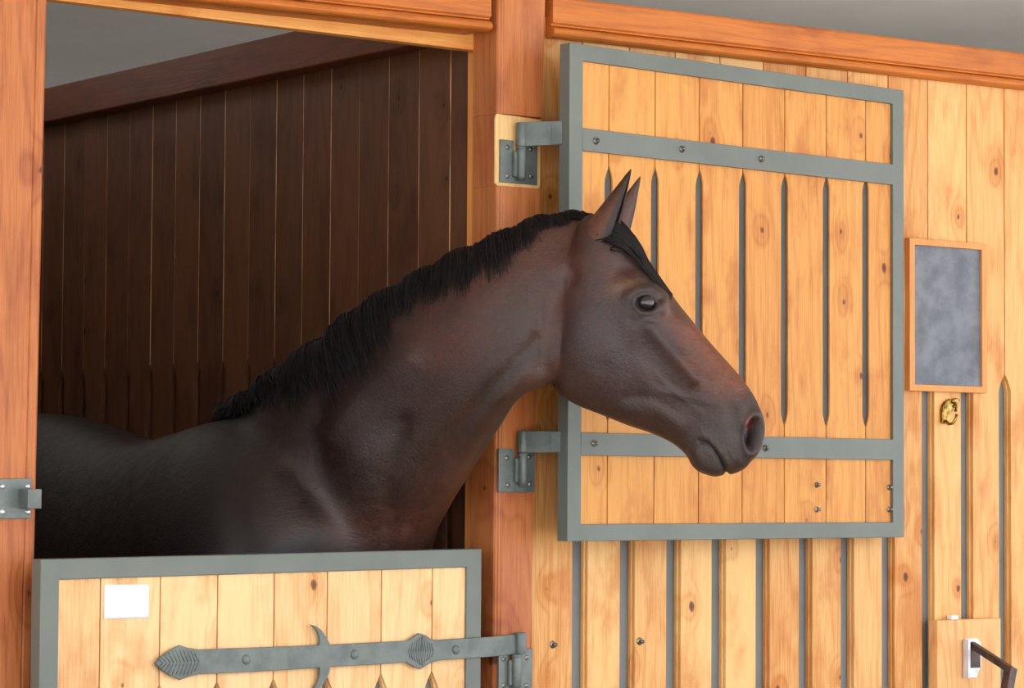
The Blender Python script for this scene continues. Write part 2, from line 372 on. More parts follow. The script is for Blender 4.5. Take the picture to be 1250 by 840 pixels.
st = MB().prism([(lambda q: (q[0], -.0075, q[1]))(L.loc(u, v)) for u, v in out], (0, .007, 0)).build('strap', M['greyh'], le, bevel=.0015)
st['label'] = 'forged grey hinge strap with leaf-shaped tip and crescent'
for u, v in ((298, 805), (430, 799), (554, 793)):
    lx, lz = L.loc(u, v); MB().dome((lx, -.0075, lz), (0, -1, 0), .0105, .006).build('bolt', M['greyh'], st, bevel=0)
# chisel marks of the leaf tip and boss
for cu, cv, sg in ((190, 809.5, 1), (511, 795, 0)):
    ch = MB()
    for k in range(11):
        for s2 in (-1, 1):
            if sg: a = (196+k*4.4, 809.3-k*.1+s2*0.8); b = (a[0]-7+k*.2, a[1]+s2*min(14.5, 5+k*2.2, 40-k*3.0))
            else: a = (496+k*3, 795-k*.1); b = (a[0]+(2 if k < 6 else -2), a[1]+s2*(19-abs(5-k)*2.2))
            pa = L.loc(*a); pb = L.loc(*b); ch.tube([(pa[0], -.0077, pa[1]), (pb[0], -.0077, pb[1])], .0011, 5)
    ch.build('chisel_ridges', M['greyh'], st)

# paper on the lower door
pp = [L.loc(*q) for q in ((129.5, 714), (184, 713.5), (183.5, 754.5), (128.5, 756))]
po = empty('paper_note', L.p, L.a)
pm = MB(); N = 6; grid = []
for i in range(N+1):
    for j in range(N+1):
        s, t = i/N, j/N; x = (pp[0][0]*(1-s)+pp[1][0]*s)*(1-t)+(pp[3][0]*(1-s)+pp[2][0]*s)*t; z = (pp[0][1]*(1-s)+pp[1][1]*s)*(1-t)+(pp[3][1]*(1-s)+pp[2][1]*s)*t
        pm.v.append(Vector((x, .0048-.0022*(s*(1-s)*2+(t*t)*.5), z)))
for i in range(N):
    for j in range(N): k = i*(N+1)+j; pm.face((k, k+1, k+N+2, k+N+1), 0, True)
COL.objects.unlink(po); bpy.data.objects.remove(po)
pn = pm.build('paper_note', M['white']); pn.location = L.p; pn.rotation_euler = (0, 0, L.a)
sd = pn.modifiers.new('t', 'SOLIDIFY'); sd.thickness = .0006
tag(pn, 'blank white paper note stuck on the lower stable door planks', 'note')

# ================================================================== HINGES
def pX(u, v, Y): p = onY(u, v, Y); return p.x, p.z
def hinge(plate, notch, pinx, pintop, pinbot, arm, lab, yb, scr):
    e = empty('gate_hinge', onY(plate[0], plate[3], yb))
    o = e.location.copy()
    a = pX(plate[0], plate[1], yb-.005); b = pX(plate[2], plate[3], yb-.005)
    x0, x1, z1, z0 = a[0], b[0], a[1], b[1]
    px = pX(pinx, pintop, yb-.018)[0]; zt = pX(pinx, pintop, yb-.018)[1]; zb = pX(pinx, pinbot, yb-.018)[1]
    nz = z1-.03; nx0 = px-.014; nx1 = px+.004
    P = [(x0, z0), (x1, z0), (x1, z1), (nx1, z1), (nx1, nz), (nx0, nz), (nx0, z1), (x0, z1)]
    MB().prism([(x, yb-.005, z) for x, z in P], (0, .005, 0)).build('plate', M['greyh'], e, bevel=.0008, loc=o)
    MB().cyl((px, yb-.016, zb), (px, yb-.016, zt), .0105, n=20).cyl((px, yb-.016, zt-.006), (px, yb-.016, zt-.003), .0125, n=20).cyl((px, yb-.016, zb-.006), (px, yb-.016, zb), .006, .0105, n=20).box((px-.018, yb-.014, zb+.002), (px-.003, yb-.004, zt-.012)).build('pin', M['greyh'], e, bevel=.0008, loc=o)
    if arm:
        (ut, vt), (ub, vb), endp = arm
        zt2 = pX(ut, vt, yb-.016)[1]; zb2 = pX(ub, vb, yb-.016)[1]
        mb = MB().cyl((px, yb-.016, zb2), (px, yb-.016, zt2), .0125, n=20)
        A = Vector((px, yb-.026, 0)); B = Vector(endp); d = (B-A).normalized(); nn = Vector((-d.y, d.x, 0))*.006
        mb.prism([A+Vector((0, 0, zb2)), B+Vector((0, 0, zb2)), B+nn+Vector((0, 0, zb2)), A+nn+Vector((0, 0, zb2))], (0, 0, zt2-zb2))
        C = A.lerp(B, .72); 
        mb.prism([C-nn*.35+Vector((0, 0, zb2+.001)), B-nn*.3+Vector((0, 0, zb2+.001)), B+Vector((0, 0, zb2+.001)), C+Vector((0, 0, zb2+.001))], (0, 0, zt2-zb2-.002))
        mb.build('arm', M['greyh'], e, bevel=.001, loc=o)
    for (u, v) in scr:
        x, z = pX(u, v, yb-.005)
        MB().dome((x, yb-.005, z), (0, -1, 0), .0058, .0025).cyl((x, yb-.0065, z), (x, yb-.0078, z), .0022, n=8).build('screw', M['bolt'], e, loc=o)
    tag(e, lab, 'hinge', 'grey hinges on the middle post')
hinge((611, 170, 656, 226), None, 637.5, 179, 217, ((638, 150), (638, 179), (.104, -.125, 0)), 'grey shutter hinge set in pale raw wood, above the horse neck', -.0225, ((619.5, 180), (648, 182), (619.5, 215), (648, 215)))
hinge((609, 548, 653, 601), None, 639, 553, 590, ((639, 526.5), (639, 552.5), (.104, -.125, 0)), 'grey shutter hinge on the post just below the horse throat', -.031, ((619, 559), (646, 558), (620, 592), (647, 591)))
hinge((609, 793, 650, 850), None, 631.5, 799, 838, None, 'lowest grey hinge on the post, carrying the long forged strap', -.031, ((615, 805), (643, 803), (615, 837), (643, 837)))
# the strap's rolled end over the lowest pin belongs to the door
lxp = L.loc(632, 785); hp = pX(632, 772, -.047); hq = pX(632, 798, -.047)
kz = MB().cyl((L.loc(632, 773)[0], -.010, L.loc(632, 772)[1]), (L.loc(632, 797)[0], -.010, L.loc(632, 798)[1]), .0125, n=20); kz.build('strap_knuckle', M['greyh'], st, bevel=.001)

# latch keeper on the left post
o = onY(0, 633, -.02); e = empty('latch_keeper', o)
def q3(u, v, Y): p = onY(u, v, Y); return Vector((p.x, Y, p.z))
P = [q3(-14, 585, -.026), q3(39, 584, -.026), q3(38, 632.5, -.026), q3(-14, 634, -.026)]
MB().prism(P, (0, .007, 0)).build('plate', M['greyh'], e, bevel=.0008, loc=o)
a = q3(24, 597, -.035); b = q3(44, 621, -.035)
MB().box((a.x+.004, -.062, b.z), (a.x+.034, -.026, a.z)).build('catch', M['greyh'], e, bevel=.0015, loc=o)
for u, v in ((3, 594), (34, 594), (3, 625), (34, 625), (-10, 594), (-10, 625)):
    p = q3(u, v, -.026); MB().dome(p, (0, -1, 0), .006, .0035).build('screw', M['screw'], e, loc=o)
tag(e, 'grey metal latch plate with a square catch on the left post', 'latch')

# ================================================================== CHALKBOARD, HOOK, BOX
o = Vector((1.42, 0, 1.785)); e = empty('chalkboard', o)
fr = MB(); frame(fr, 1.285, 1.560, 1.785, 2.1645, .018, .016, -.016, .001); fr.build('frame', M['frame'], e, bevel=.001, loc=o)
MB().box((1.302, -.009, 1.80), (1.543, -.002, 2.15)).build('slate', M['slate'], e, loc=o)
tag(e, 'small grey chalkboard in a thin wooden frame on the plank wall', 'chalkboard')
o = q3(1158, 520, -.002); e = empty('brass_hook', o)
hd = [(1165, 487), (1169, 485.5), (1170, 488), (1173, 487.5), (1172, 491), (1168, 495), (1164.5, 498), (1162, 503), (1160.5, 509), (1160, 513), (1157, 517), (1152.5, 518), (1150.5, 515), (1150.3, 508), (1150.5, 500), (1152, 494), (1155, 490), (1160, 487)]
pts = [q3(u, v, -.010) for u, v in hd]
MB().prism(pts, (0, .011, 0)).build('horse_head_plate', M['brass'], e, bevel=.003, loc=o)
mb = MB()
for k, (u, v) in enumerate(((1163, 490), (1166, 493), (1167, 497), (1166.5, 501), (1164, 496))): mb.dome(q3(u, v, -.010), (0, -1, 0), .006-.0006*k, .006)
mb.build('mane', M['brass'], e, loc=o)
a = q3(1154, 514, -.012); mb = MB().tube([a, a+Vector((0, -.012, -.008)), a+Vector((.004, -.022, -.006)), a+Vector((.010, -.026, .006)), a+Vector((.014, -.026, .016))], [.0045, .0042, .004, .0035, .0045], 10)
mb.build('hook', M['brass'], e, loc=o)
a = q3(1153.5, 497.5, -.010); MB().dome(a, (0, -1, 0), .003, .001).build('screw', M['black'], e, loc=o)
tag(e, 'small brass coat hook shaped like a horse head under the chalkboard', 'hook')
o = Vector((1.48, 0, .95)); e = empty('latch_block', o)
MB().box((1.365, -.030, .95), (1.592, .001, 1.2165)).build('wooden_block', M['box'], e, bevel=.002, loc=o)
P = [q3(1178, 780, -.034), q3(1193, 779, -.034), q3(1198, 786, -.034), q3(1198.5, 812, -.034), q3(1192, 827.5, -.034), q3(1177.5, 827, -.034)]
MB().prism(P, (0, .0035, 0)).build('bracket', M['bracket'], e, bevel=.0008, loc=o)
c0 = q3(1183.5, 792, -.0355); c1 = q3(1197.5, 815, -.0355)
MB().box((c0.x, -.0352, c1.z), (c1.x-.002, -.033, c0.z)).build('bracket_slot', M['black'], e, loc=o)
P = [q3(1175.5, 781, -.034), q3(1177.5, 779.5, -.034), q3(1177.5, 827.5, -.034), q3(1175.5, 826, -.034)]
MB().box((P[0].x, -.052, P[2].z), (P[1].x+.002, -.034, P[0].z)).build('bracket_flange', M['bracket'], e, bevel=.0005, loc=o)
p = q3(1187, 785, -.034); MB().dome(p, (0, -1, 0), .004, .002).build('screw', M['black'], e, loc=o)
p0 = q3(1190, 787, -.045); p1 = onY(1234, 818, -.15); p2 = onY(1225, 850, -.16)
def bar(mb, a, b, w, t, up):
    d = (b-a).normalized(); s = d.cross(up).normalized(); uu = s.cross(d).normalized()
    rings = [[c+s*i*w+uu*j*t for i, j in ((-1, -1), (1, -1), (1, 1), (-1, 1))] for c in (a, b)]
    mb.loft(rings, 0, smooth=False)
mb = MB(); bar(mb, p0+Vector((0, .012, 0)), p1, .010, .008, Vector((0, 0, 1))); bar(mb, p1+Vector((0, 0, .006)), p2+Vector((0, 0, -.03)), .012, .012, Vector((1, 0, 0)))
mb.build('handle', M['black'], e, bevel=.002, loc=o)['label'] = 'worn black iron lever bent downward'
tag(e, 'wooden latch block with white bracket and black lever at the lower right', 'latch')
p = q3(1161, 757, -.02); p_ = q3(1169.5, 751, -.02)
g = MB().box((p.x, -.022, 1.2168), (p_.x, -.006, p_.z)); tag(g.build('plastic_stub', M['white'], bevel=.001, loc=(p.x, -.01, 1.2168)), 'tiny white stub on top of the wooden latch block', 'stub')
for k, (u, v, lb) in enumerate(((675, 787, 'small steel bolt in the wall plank beside the lowest hinge'), (781, 783, 'small steel bolt in a wall plank below the shutter'))):
    p = q3(u, v, -.0004); b = MB().dome(p, (0, -1, 0), .009, .003).cyl(p+Vector((0, -.002, 0)), p+Vector((0, -.011, 0)), .005, n=6)
    tag(b.build('wall_bolt', M['bolt'], loc=p), lb, 'bolt', 'bolts in the plank wall')

# ================================================================== HORSE
HW = 5.99                                   # distance of the head's middle plane
def hp(u, v, c=0.): return CAM+ray(u, v)*HW-Fh*c
def cr(P, t):                               # Catmull-Rom through rows of P
    n = len(P); t = max(0, min(n-1.0001, t)); i = int(t); f = t-i
    p0, p1, p2, p3 = P[max(i-1, 0)], P[i], P[min(i+1, n-1)], P[min(i+2, n-1)]
    return .5*(2*p1+(p2-p0)*f+(2*p0-5*p1+4*p2-p3)*f*f+(3*p1-p0-3*p2+p3)*f**3)
# head stations: top u,v  bottom u,v  half width, squareness of the lower half
HS = np.array([
 (708, 268, 672, 400, .036, .80),
 (724, 261, 672, 440, .064, .82),
 (748, 272, 676, 472, .083, .84),
 (772, 297, 698, 491, .092, .84),
 (796, 330, 733, 506, .098, .80),
 (819, 360, 768, 520, .090, .74),
 (842, 388, 797, 530, .073, .72),
 (866, 417, 820, 541, .060, .76),
 (890, 444, 838, 556, .054, .84),
 (911, 469, 845, 569, .053, .86),
 (924, 490, 857, 577, .054, .86),
 (930.5, 511, 874, 580, .050, .86),
 (930.5, 534, 893, 579.5, .042, .85),
 (926, 552, 906, 574, .024, .8)], float)
def head_pt(t, phi, k=1.0):
    """phi 0 = top line, pi = jaw line, positive towards the camera"""
    r = cr(HS, t); cu, cv = (r[0]+r[2])/2, (r[1]+r[3])/2; hu, hv = (r[0]-r[2])/2, (r[1]-r[3])/2
    c, s = math.cos(phi), math.sin(phi)
    cc = math.copysign(abs(c)**.9, c); ss = math.copysign(abs(s)**.72, s)
    q = (1-c)/2; w = r[4]*(1-(1-r[5])*max(0, (q-.4)/.6)**1.2)
    if q < .3 and 3 < t < 12: w *= 1-.10*(1-q/.3)
    return hp(cu+hu*cc*k, cv+hv*cc*k, w*ss*k)
# neck stations: top u,v,Y  bottom u,v,Y  half width
NS = np.array([
 (728, 266, -.285, 694, 440, -.290, .050),
 (700, 264, -.270, 668, 471, -.285, .072),
 (650, 275, -.240, 643, 479, -.265, .080),
 (600, 298, -.195, 620, 499, -.235, .086),
 (550, 322, -.120, 600, 528, -.185, .095),
 (500, 350, -.030, 579, 561, -.120, .105),
 (450, 378, .080, 559, 594, -.060, .120),
 (400, 418, .190, 538, 628, .010, .140),
 (350, 455, .320, 520, 665, .085, .165),
 (305, 492, .450, 506, 725, .120, .195),
 (272, 516, .600, 490, 800, .150, .225)], float)
def neck_fr(t):
    r = cr(NS, t); top = onY(r[0], r[1], r[2]); bot = onY(r[3], r[4], r[5]); return top, bot, r[6]
def neck_pt(t, phi, k=1.0):
    top, bot, w = neck_fr(t); a0, b0, _ = neck_fr(max(t-.25, 0)); a1, b1, _ = neck_fr(min(t+.25, 9.999))
    T = ((a1+b1)-(a0+b0)).normalized(); Mj = (top-bot)/2; c = (top+bot)/2
    W = T.cross(Mj).normalized()
    if W.dot(Fh) > 0: W = -W
    cs, sn = math.cos(phi), math.sin(phi); q = (1-cs)/2
    ww = w*(.72+.56*q if q < .5 else 1.0)
    return c+Mj*math.copysign(abs(cs)**.95, cs)*k+W*ww*math.copysign(abs(sn)**.85, sn)*k
def ring(fn, t, n=40): return [fn(t, 2*math.pi*k/n) for k in range(n)]
body = MB()
body.loft([ring(head_pt, t) for t in np.linspace(0, 13, 60)])
r = cr(HS, 13.); tipc = hp(918, 562, 0)
body.loft([ring(neck_pt, t) for t in np.linspace(0, 10, 40)])
# trunk: Y, x centre, z top, z bottom, half width
TS = np.array([
 (.10, -.385, 1.46, 1.02, .15), (.17, -.39, 1.55, .93, .225), (.30, -.39, 1.65, .88, .265), (.45, -.385, 1.69, .85, .28),
 (.62, -.375, 1.672, .84, .285), (.85, -.36, 1.648, .83, .300), (1.1, -.335, 1.680, .85, .31), (1.35, -.315, 1.715, .90, .305),
 (1.6, -.30, 1.725, .97, .295), (1.85, -.29, 1.70, 1.03, .275), (2.05, -.28, 1.60, 1.12, .22), (2.18, -.275, 1.48, 1.2, .12)])
def trunk_pt(t, phi):
    r = cr(TS, t); c, s = math.cos(phi), math.sin(phi); q = (1-c)/2
    w = r[4]*(.8+.4*q if q < .5 else 1)
    return Vector((r[1]+w*math.copysign(abs(s)**.9, s), r[0], (r[2]+r[3])/2+(r[2]-r[3])/2*math.copysign(abs(c)**.95, c)))
body.loft([ring(trunk_pt, t) for t in np.linspace(0, 11, 40)])
def blob(c, r, n=16):
    rg = []
    for i in range(1, n):
        a = math.pi*i/n; rg.append([Vector(c)+Vector((r[0]*math.sin(a)*math.cos(b), r[1]*math.sin(a)*math.sin(b), r[2]*math.cos(a))) for b in [2*math.pi*k/n for k in range(n)]])
    body.loft(rg)
for sx in (-1, 1):
    X = -.39+sx*.15
    blob((X, .27, 1.15), (.11, .15, .24)); blob((-.30+sx*.14, 1.75, 1.32), (.15, .26, .30))
    lx = -.39+sx*.14
    body.tube([(X, .30, 1.15), (lx, .29, .95), (lx, .25, .75), (lx, .24, .55), (lx, .24, .50), (lx, .25, .30), (lx, .25, .16), (lx, .21, .09), (lx, .19, .0)], [.13, .10, .07, .05, .052, .033, .042, .038, .058], 16)
    lx = -.30+sx*.13
    body.tube([(lx, 1.75, 1.25), (lx, 1.65, 1.0), (lx, 1.62, .88), (lx, 1.80, .66), (lx, 1.87, .56), (lx, 1.82, .35), (lx, 1.80, .16), (lx, 1.76, .09), (lx, 1.74, .0)], [.18, .13, .095, .06, .055, .036, .044, .04, .058], 16)
tmp = body.build('tmp', M['white']); 
rm = tmp.modifiers.new('r', 'REMESH'); rm.mode = 'VOXEL'; rm.voxel_size = .0045; rm.adaptivity = 0
sm = tmp.modifiers.new('s', 'SMOOTH'); sm.factor = .5; sm.iterations = 14
dg = bpy.context.evaluated_depsgraph_get(); ev = tmp.evaluated_get(dg); me = bpy.data.meshes.new_from_object(ev)
bpy.data.objects.remove(tmp)
nv = len(me.vertices); co = np.empty(nv*3); me.vertices.foreach_get('co', co); co = co.reshape(-1, 3)
no = np.empty(nv*3); me.vertices.foreach_get('normal', no); no = no.reshape(-1, 3)
print('HORSE verts', nv)
A = lambda v: np.array(v[:])
ne = len(me.edges); ed = np.empty(ne*2, np.int32); me.edges.foreach_get('vertices', ed); ed = ed.reshape(-1, 2)
deg = np.bincount(ed.ravel(), minlength=nv).astype(float)[:, None]
def pxs():
    d = co-A(CAM); w = d@A(FW); return 625+F*(d@A(RC))/w, 420-F*(d@A(UC))/w
PU, PV = pxs()
wt = np.clip((545-PU)/60, 0, 1)
wt = np.maximum(wt, np.exp(-(np.hypot(PU-706, (PV-345)*.5)/24)**2)*.9)
wt = (np.clip(wt, 0, 1)*.6)[:, None]
for it in range(110):
    acc = np.zeros_like(co)
    for k in range(3): acc[:, k] = np.bincount(ed[:, 0], co[ed[:, 1], k], nv)+np.bincount(ed[:, 1], co[ed[:, 0], k], nv)
    co += wt*(acc/deg-co)
me.vertices.foreach_set('co', co.ravel()); me.update()
no = np.empty(nv*3); me.vertices.foreach_get('normal', no); no = no.reshape(-1, 3)
d = co-A(CAM); w = d@A(FW); PU = 625+F*(d@A(RC))/w; PV = 420-F*(d@A(UC))/w
cl = HW-w                                      # distance in front of the head's middle plane
near = no@(-A(Fh)) > -.15
# head membership: inside the head's outline strip
def seg(u, v, pts):
    best = np.full(u.shape, 1e9)
    for (ax, ay), (bx, by) in zip(pts[:-1], pts[1:]):
        dx, dy = bx-ax, by-ay; t = np.clip(((u-ax)*dx+(v-ay)*dy)/(dx*dx+dy*dy+1e-9), 0, 1)
        best = np.minimum(best, np.hypot(u-ax-t*dx, v-ay-t*dy))
    return best
gs = lambda x, r: np.exp(-(x/r)**2)
disp = np.zeros(nv)
inhead = (PU > 660) & (np.abs(cl) < .16)
def bl(pts, r, h, mask=inhead):
    global disp
    disp += np.where(mask, h*gs(seg(PU, PV, pts if len(pts) > 1 else [pts[0], (pts[0][0]+.01, pts[0][1])]), r), 0)
EY = (786, 372.5)
bl([(722, 415)], 46, .015); bl([(752, 400), (768, 440), (772, 475)], 14, -.005); bl([(712, 380), (705, 430), (725, 465)], 18, .004)
bl([EY], 24, .013); bl([(806, 372), (800, 388)], 4, .004); bl([(766, 362), (778, 354), (794, 354), (807, 364), (810, 380)], 5.5, .0065); bl([(801, 368)], 5, -.004)
bl([(764, 326)], 15, -.011); bl([(752, 348), (770, 342)], 8, .003)
bl([(770, 392), (790, 392), (804, 388)], 5, -.0035)
bl([(790, 398), (822, 432), (848, 462)], 8, .009); bl([(786, 428), (812, 462), (838, 490)], 15, -.006)
bl([(836, 416), (866, 450)], 11, -.006); bl([(828, 392), (868, 436), (900, 470)], 7, .003)
bl([(812, 478), (850, 488), (876, 494)], 5, .0025); bl([(800, 455), (822, 478), (856, 505)], 4, .002)
bl([(770, 505), (800, 500), (830, 520)], 10, .003); bl([(762, 486), (795, 485), (830, 505)], 7, -.003)
bl([(698, 335), (676, 380), (668, 440), (672, 468)], 9, -.006, near & (PU > 640))
# nostril
NC = (918.5, 530); an = math.radians(10)
def ell(c, a, b, ang):
    x = (PU-c[0])*math.cos(ang)+(PV-c[1])*math.sin(ang); y = -(PU-c[0])*math.sin(ang)+(PV-c[1])*math.cos(ang); return np.hypot(x/a, y/b)
en = ell(NC, 8.5, 19, math.radians(8))
disp += np.where(inhead, .006*gs(en-1.25, .35), 0)
hole = np.where(inhead, np.clip(1.12-en, 0, 1)**.5, 0)
disp -= .030*np.clip(hole*1.3, 0, 1)
bl([(893, 500), (898, 525)], 9, -.004)
bl([(890, 478), (905, 494)], 8, .003)
# mouth and lips
mouth = [(855, 539), (863, 541), (870, 548), (878, 560), (884, 572), (887, 580)]
bl(mouth, 2.6, -.0085); bl([(860, 533), (872, 545), (888, 566)], 6, .003); bl([(850, 552), (858, 568), (872, 576)], 8, .005)
bl([(842, 548), (848, 545)], 4, -.004); bl([(900, 560), (910, 568)], 7, .002)
for k in range(9):                              # lip wrinkles
    a = 855+k*4.2; bl([(a, 522+k*3.2), (a+6, 532+k*3.5)], 1.6, -.0012 if k % 2 else .0012)
for k in range(5): bl([(896+k*2.5, 498+k*5), (884+k*2, 508+k*5)], 1.6, -.0012)
# neck and shoulder modelling
nk = near & (PU < 690)
bl([(676, 345), (664, 400), (656, 445)], 13, -.009, nk)
bl([(690, 318), (672, 345)], 10, .004, nk)
bl([(655, 415), (628, 446), (595, 480), (562, 522), (530, 575), (500, 640)], 10, -.0065, nk); bl([(645, 452), (608, 492), (578, 535), (545, 590)], 13, .005, nk)
bl([(640, 330), (560, 380), (480, 440)], 28, .006, nk)
bl([(540, 430), (500, 480), (470, 520)], 24, -.004, nk)
bl([(500, 440), (440, 480), (400, 530)], 13, .006, nk)
bl([(398, 470), (388, 520), (392, 570)], 15, -.006, nk); bl([(440, 560), (445, 620)], 32, .010, nk)
bl([(335, 520), (345, 600), (365, 680)], 36, .009, nk); bl([(300, 500), (280, 580), (300, 680)], 22, -.006, nk)
bl([(490, 520), (470, 580), (480, 640)], 12, -.006, nk)
mn = np.array([mnoise.noise(Vector(p*14)) for p in co[::1]]) if nv < 10 else None
co2 = co+no*disp[:, None]
# eye socket pushed straight back
ee = ell(EY, 11.0, 8.6, math.radians(14))
sock = np.where(inhead, np.clip(1.15-ee, 0, 1), 0)
near_sgn = np.sign(cl)
co2 -= np.where(inhead[:, None], (near_sgn*np.clip(sock*3, 0, 1)*.012)[:, None]*(-A(Fh))[None, :], 0)
rim = np.where(inhead, gs(ee-1.28, .2), 0)*.0032
co2 += (near_sgn*rim)[:, None]*(-A(Fh))[None, :]
me.vertices.foreach_set('co', co2.ravel())
# coat colour, with cheek sheen and neck-groove shade painted in
def lin(c): return np.array(srgb(*c)[:3])
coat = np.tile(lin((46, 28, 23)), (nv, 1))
def paint(mask, c):
    global coat
    m_ = np.clip(mask, 0, 1)[:, None]; coat = coat*(1-m_)+lin(c)*m_
g2 = lambda pts, r: gs(seg(PU, PV, pts if len(pts) > 1 else [pts[0], (pts[0][0]+.01, pts[0][1])]), r)
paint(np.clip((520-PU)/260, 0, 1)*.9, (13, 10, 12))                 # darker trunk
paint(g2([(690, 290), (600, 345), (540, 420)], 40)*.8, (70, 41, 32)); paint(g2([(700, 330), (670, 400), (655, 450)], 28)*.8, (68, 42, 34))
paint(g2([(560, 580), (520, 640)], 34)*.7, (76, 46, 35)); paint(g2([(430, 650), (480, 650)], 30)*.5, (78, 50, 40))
paint(g2([(660, 425), (625, 450), (585, 485)], 12)*.6, (30, 18, 16)); paint(g2([(470, 420), (500, 460), (560, 480)], 18)*.4, (34, 24, 24))  # shade of the neck groove, painted along the crease
hd_ = inhead & (PU > 690)
paint(np.where(hd_, .9, 0)*g2([(760, 420)], 70), (52, 40, 44))  # greyish sheen of the cheek, painted into the coat
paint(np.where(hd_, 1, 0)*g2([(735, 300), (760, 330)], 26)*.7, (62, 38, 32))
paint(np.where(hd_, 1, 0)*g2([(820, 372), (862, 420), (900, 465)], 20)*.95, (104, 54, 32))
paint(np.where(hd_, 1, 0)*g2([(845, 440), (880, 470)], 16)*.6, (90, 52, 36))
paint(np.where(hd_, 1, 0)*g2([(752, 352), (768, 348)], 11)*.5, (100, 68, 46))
paint(np.where(hd_, 1, 0)*g2([(800, 345), (835, 390)], 9)*.6, (40, 24, 20))
paint(np.where(inhead, 1, 0)*g2([(870, 545), (905, 535), (918, 545)], 34)*.9, (50, 43, 43))
paint(np.where(inhead, 1, 0)*g2([(800, 485), (835, 500)], 16)*.5, (46, 34, 36))
paint(np.where(inhead, 1, 0)*gs(ell(EY, 20, 15, .2), .95), (44, 38, 40))
paint(np.where(inhead, 1, 0)*gs(ee, 1.25), (16, 12, 12))
paint(np.where(inhead, 1, 0)*np.clip(1.1-en, 0, 1)*3, (22, 14, 16))
paint(np.where(inhead, 1, 0)*g2([(915, 516), (918, 522)], 5)*.9, (150, 70, 66))
paint(np.where(inhead, 1, 0)*g2(mouth, 2.2)*.9, (18, 13, 13))
# ears appended to the same mesh
ears = MB()
def ear(base_l, base_r, tip, c0, cdir, curl):
    rings = []; n = 17
    for t in np.linspace(0, 1, 22):
        cl_ = 1-t; # half width profile of a horse ear: widest a third up, drawn to an inward point
        wd = float(np.interp(t, [0, .1, .2, .33, .55, .78, .93, 1], [.72, .95, 1.06, 1.0, .70, .36, .16, .03]))
        bx = (base_l[0]+base_r[0])/2; by = (base_l[1]+base_r[1])/2; hw = math.hypot(base_r[0]-base_l[0], base_r[1]-base_l[1])/2
        cxp = bx+(tip[0]-bx)*t+curl*math.sin(math.pi*t); cyp = by+(tip[1]-by)*t
        dx, dy = tip[0]-bx, tip[1]-by; ln = math.hypot(dx, dy); nx, ny = -dy/ln, dx/ln
        if nx < 0: nx, ny = -nx, -ny
        W = hw*wd; D = W/575*.62; cc = c0*float(np.interp(t, [0, .15, .4, 1], [.55, .75, 1.0, 1.25]))
        outer = []; inner = []
        rot = math.radians(28)*( 1 if c0 > 0 else -1)
        for k in range(n):
            a = math.radians(38)+k/(n-1)*math.radians(360-76)      # open towards +n
            for lst, rr in ((outer, 1.0), (inner, .80 if t > .12 else .5)):
                e1 = math.cos(a)*W*rr; e2 = math.sin(a)*D*rr
                f1 = e1*math.cos(rot)-e2*575*math.sin(rot); f2 = (e1*math.sin(rot)/575+e2*math.cos(rot))
                lst.append(hp(cxp+nx*f1, cyp+ny*f1, cc+f2))
        rings.append(outer+inner[::-1])
    ears.loft(rings)
ear((692, 322), (738, 322), (769, 210), .042, .4, 1.0)
ear((716, 308), (756, 308), (783, 212.5), -.040, -.4, 2)
nb = len(ears.v)
bm = bmesh.new(); bm.from_mesh(me)
lay = bm.verts.layers.float_color.new('coat')
bm.verts.ensure_lookup_table()
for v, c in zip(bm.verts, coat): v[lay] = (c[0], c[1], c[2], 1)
ev_ = [bm.verts.new(p) for p in ears.v]
cb = lin((84, 50, 34)); ct = lin((38, 22, 18))
for i, v in enumerate(ev_):
    u_, v_ = proj(v.co); k = max(0, min(1, (262-v_)/45)); inner = (i % 34) >= 17 or (i % 34) in (0, 16)
    c = cb*(1-k)+ct*k
    if inner: c = lin((60, 40, 34))
    if (i % 34) in (0, 1, 15, 16): c = lin((22, 14, 12))
    v[lay] = (c[0], c[1], c[2], 1)
for f in ears.f:
    try: bm.faces.new([ev_[i] for i in f])
    except ValueError: pass
for f in bm.faces: f.smooth = True; f.material_index = 0
hb = Vector((-.35, 1.0, 0))
bmesh.ops.translate(bm, verts=bm.verts, vec=-hb)
bm.to_mesh(me); bm.free()
w_ = NT('horse_coat'); at = w_.n('ShaderNodeAttribute', attribute_name='coat'); tc = w_.n('ShaderNodeTexCoord')
mp = w_.n('ShaderNodeMapping'); w_.l(tc.outputs['Object'], mp.inputs[0]); mp.inputs['Scale'].default_value = (1, 1, 1)
mpf = w_.n('ShaderNodeMapping'); w_.l(tc.outputs['Object'], mpf.inputs[0]); mpf.inputs['Rotation'].default_value = (0, .9, .64); mpf.inputs['Scale'].default_value = (.35, 1.6, 1.6)
nf = w_.noise(mpf.outputs[0], 130, 4, .7)
n1 = w_.noise(mp.outputs[0], 30, 7, .72); n2 = w_.noise(mp.outputs[0], 7, 3, .6); n3 = w_.noise(mp.outputs[0], 420, 2, .6)
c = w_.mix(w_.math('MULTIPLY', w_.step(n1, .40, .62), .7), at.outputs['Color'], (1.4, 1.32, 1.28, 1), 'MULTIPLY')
c = w_.mix(w_.math('MULTIPLY', w_.step(n2, .42, .7), .65), c, (.55, .52, .55, 1), 'MULTIPLY')
c = w_.mix(w_.math('MULTIPLY', w_.step(n3, .3, .7), .35), c, (.6, .6, .6, 1), 'MULTIPLY')
c = w_.mix(w_.math('MULTIPLY', w_.step(nf, .36, .64), .75), c, (1.7, 1.6, 1.55, 1), 'MULTIPLY')
w_.l(c, w_.b.inputs['Base Color']); w_.l(w_.math('ADD', w_.math('MULTIPLY', nf, .25), w_.math('MULTIPLY_ADD', n1, .45, .06)), w_.b.inputs['Roughness'])
w_.b.inputs['Specular IOR Level'].default_value = .5
w_.b.inputs['Sheen Weight'].default_value = 0
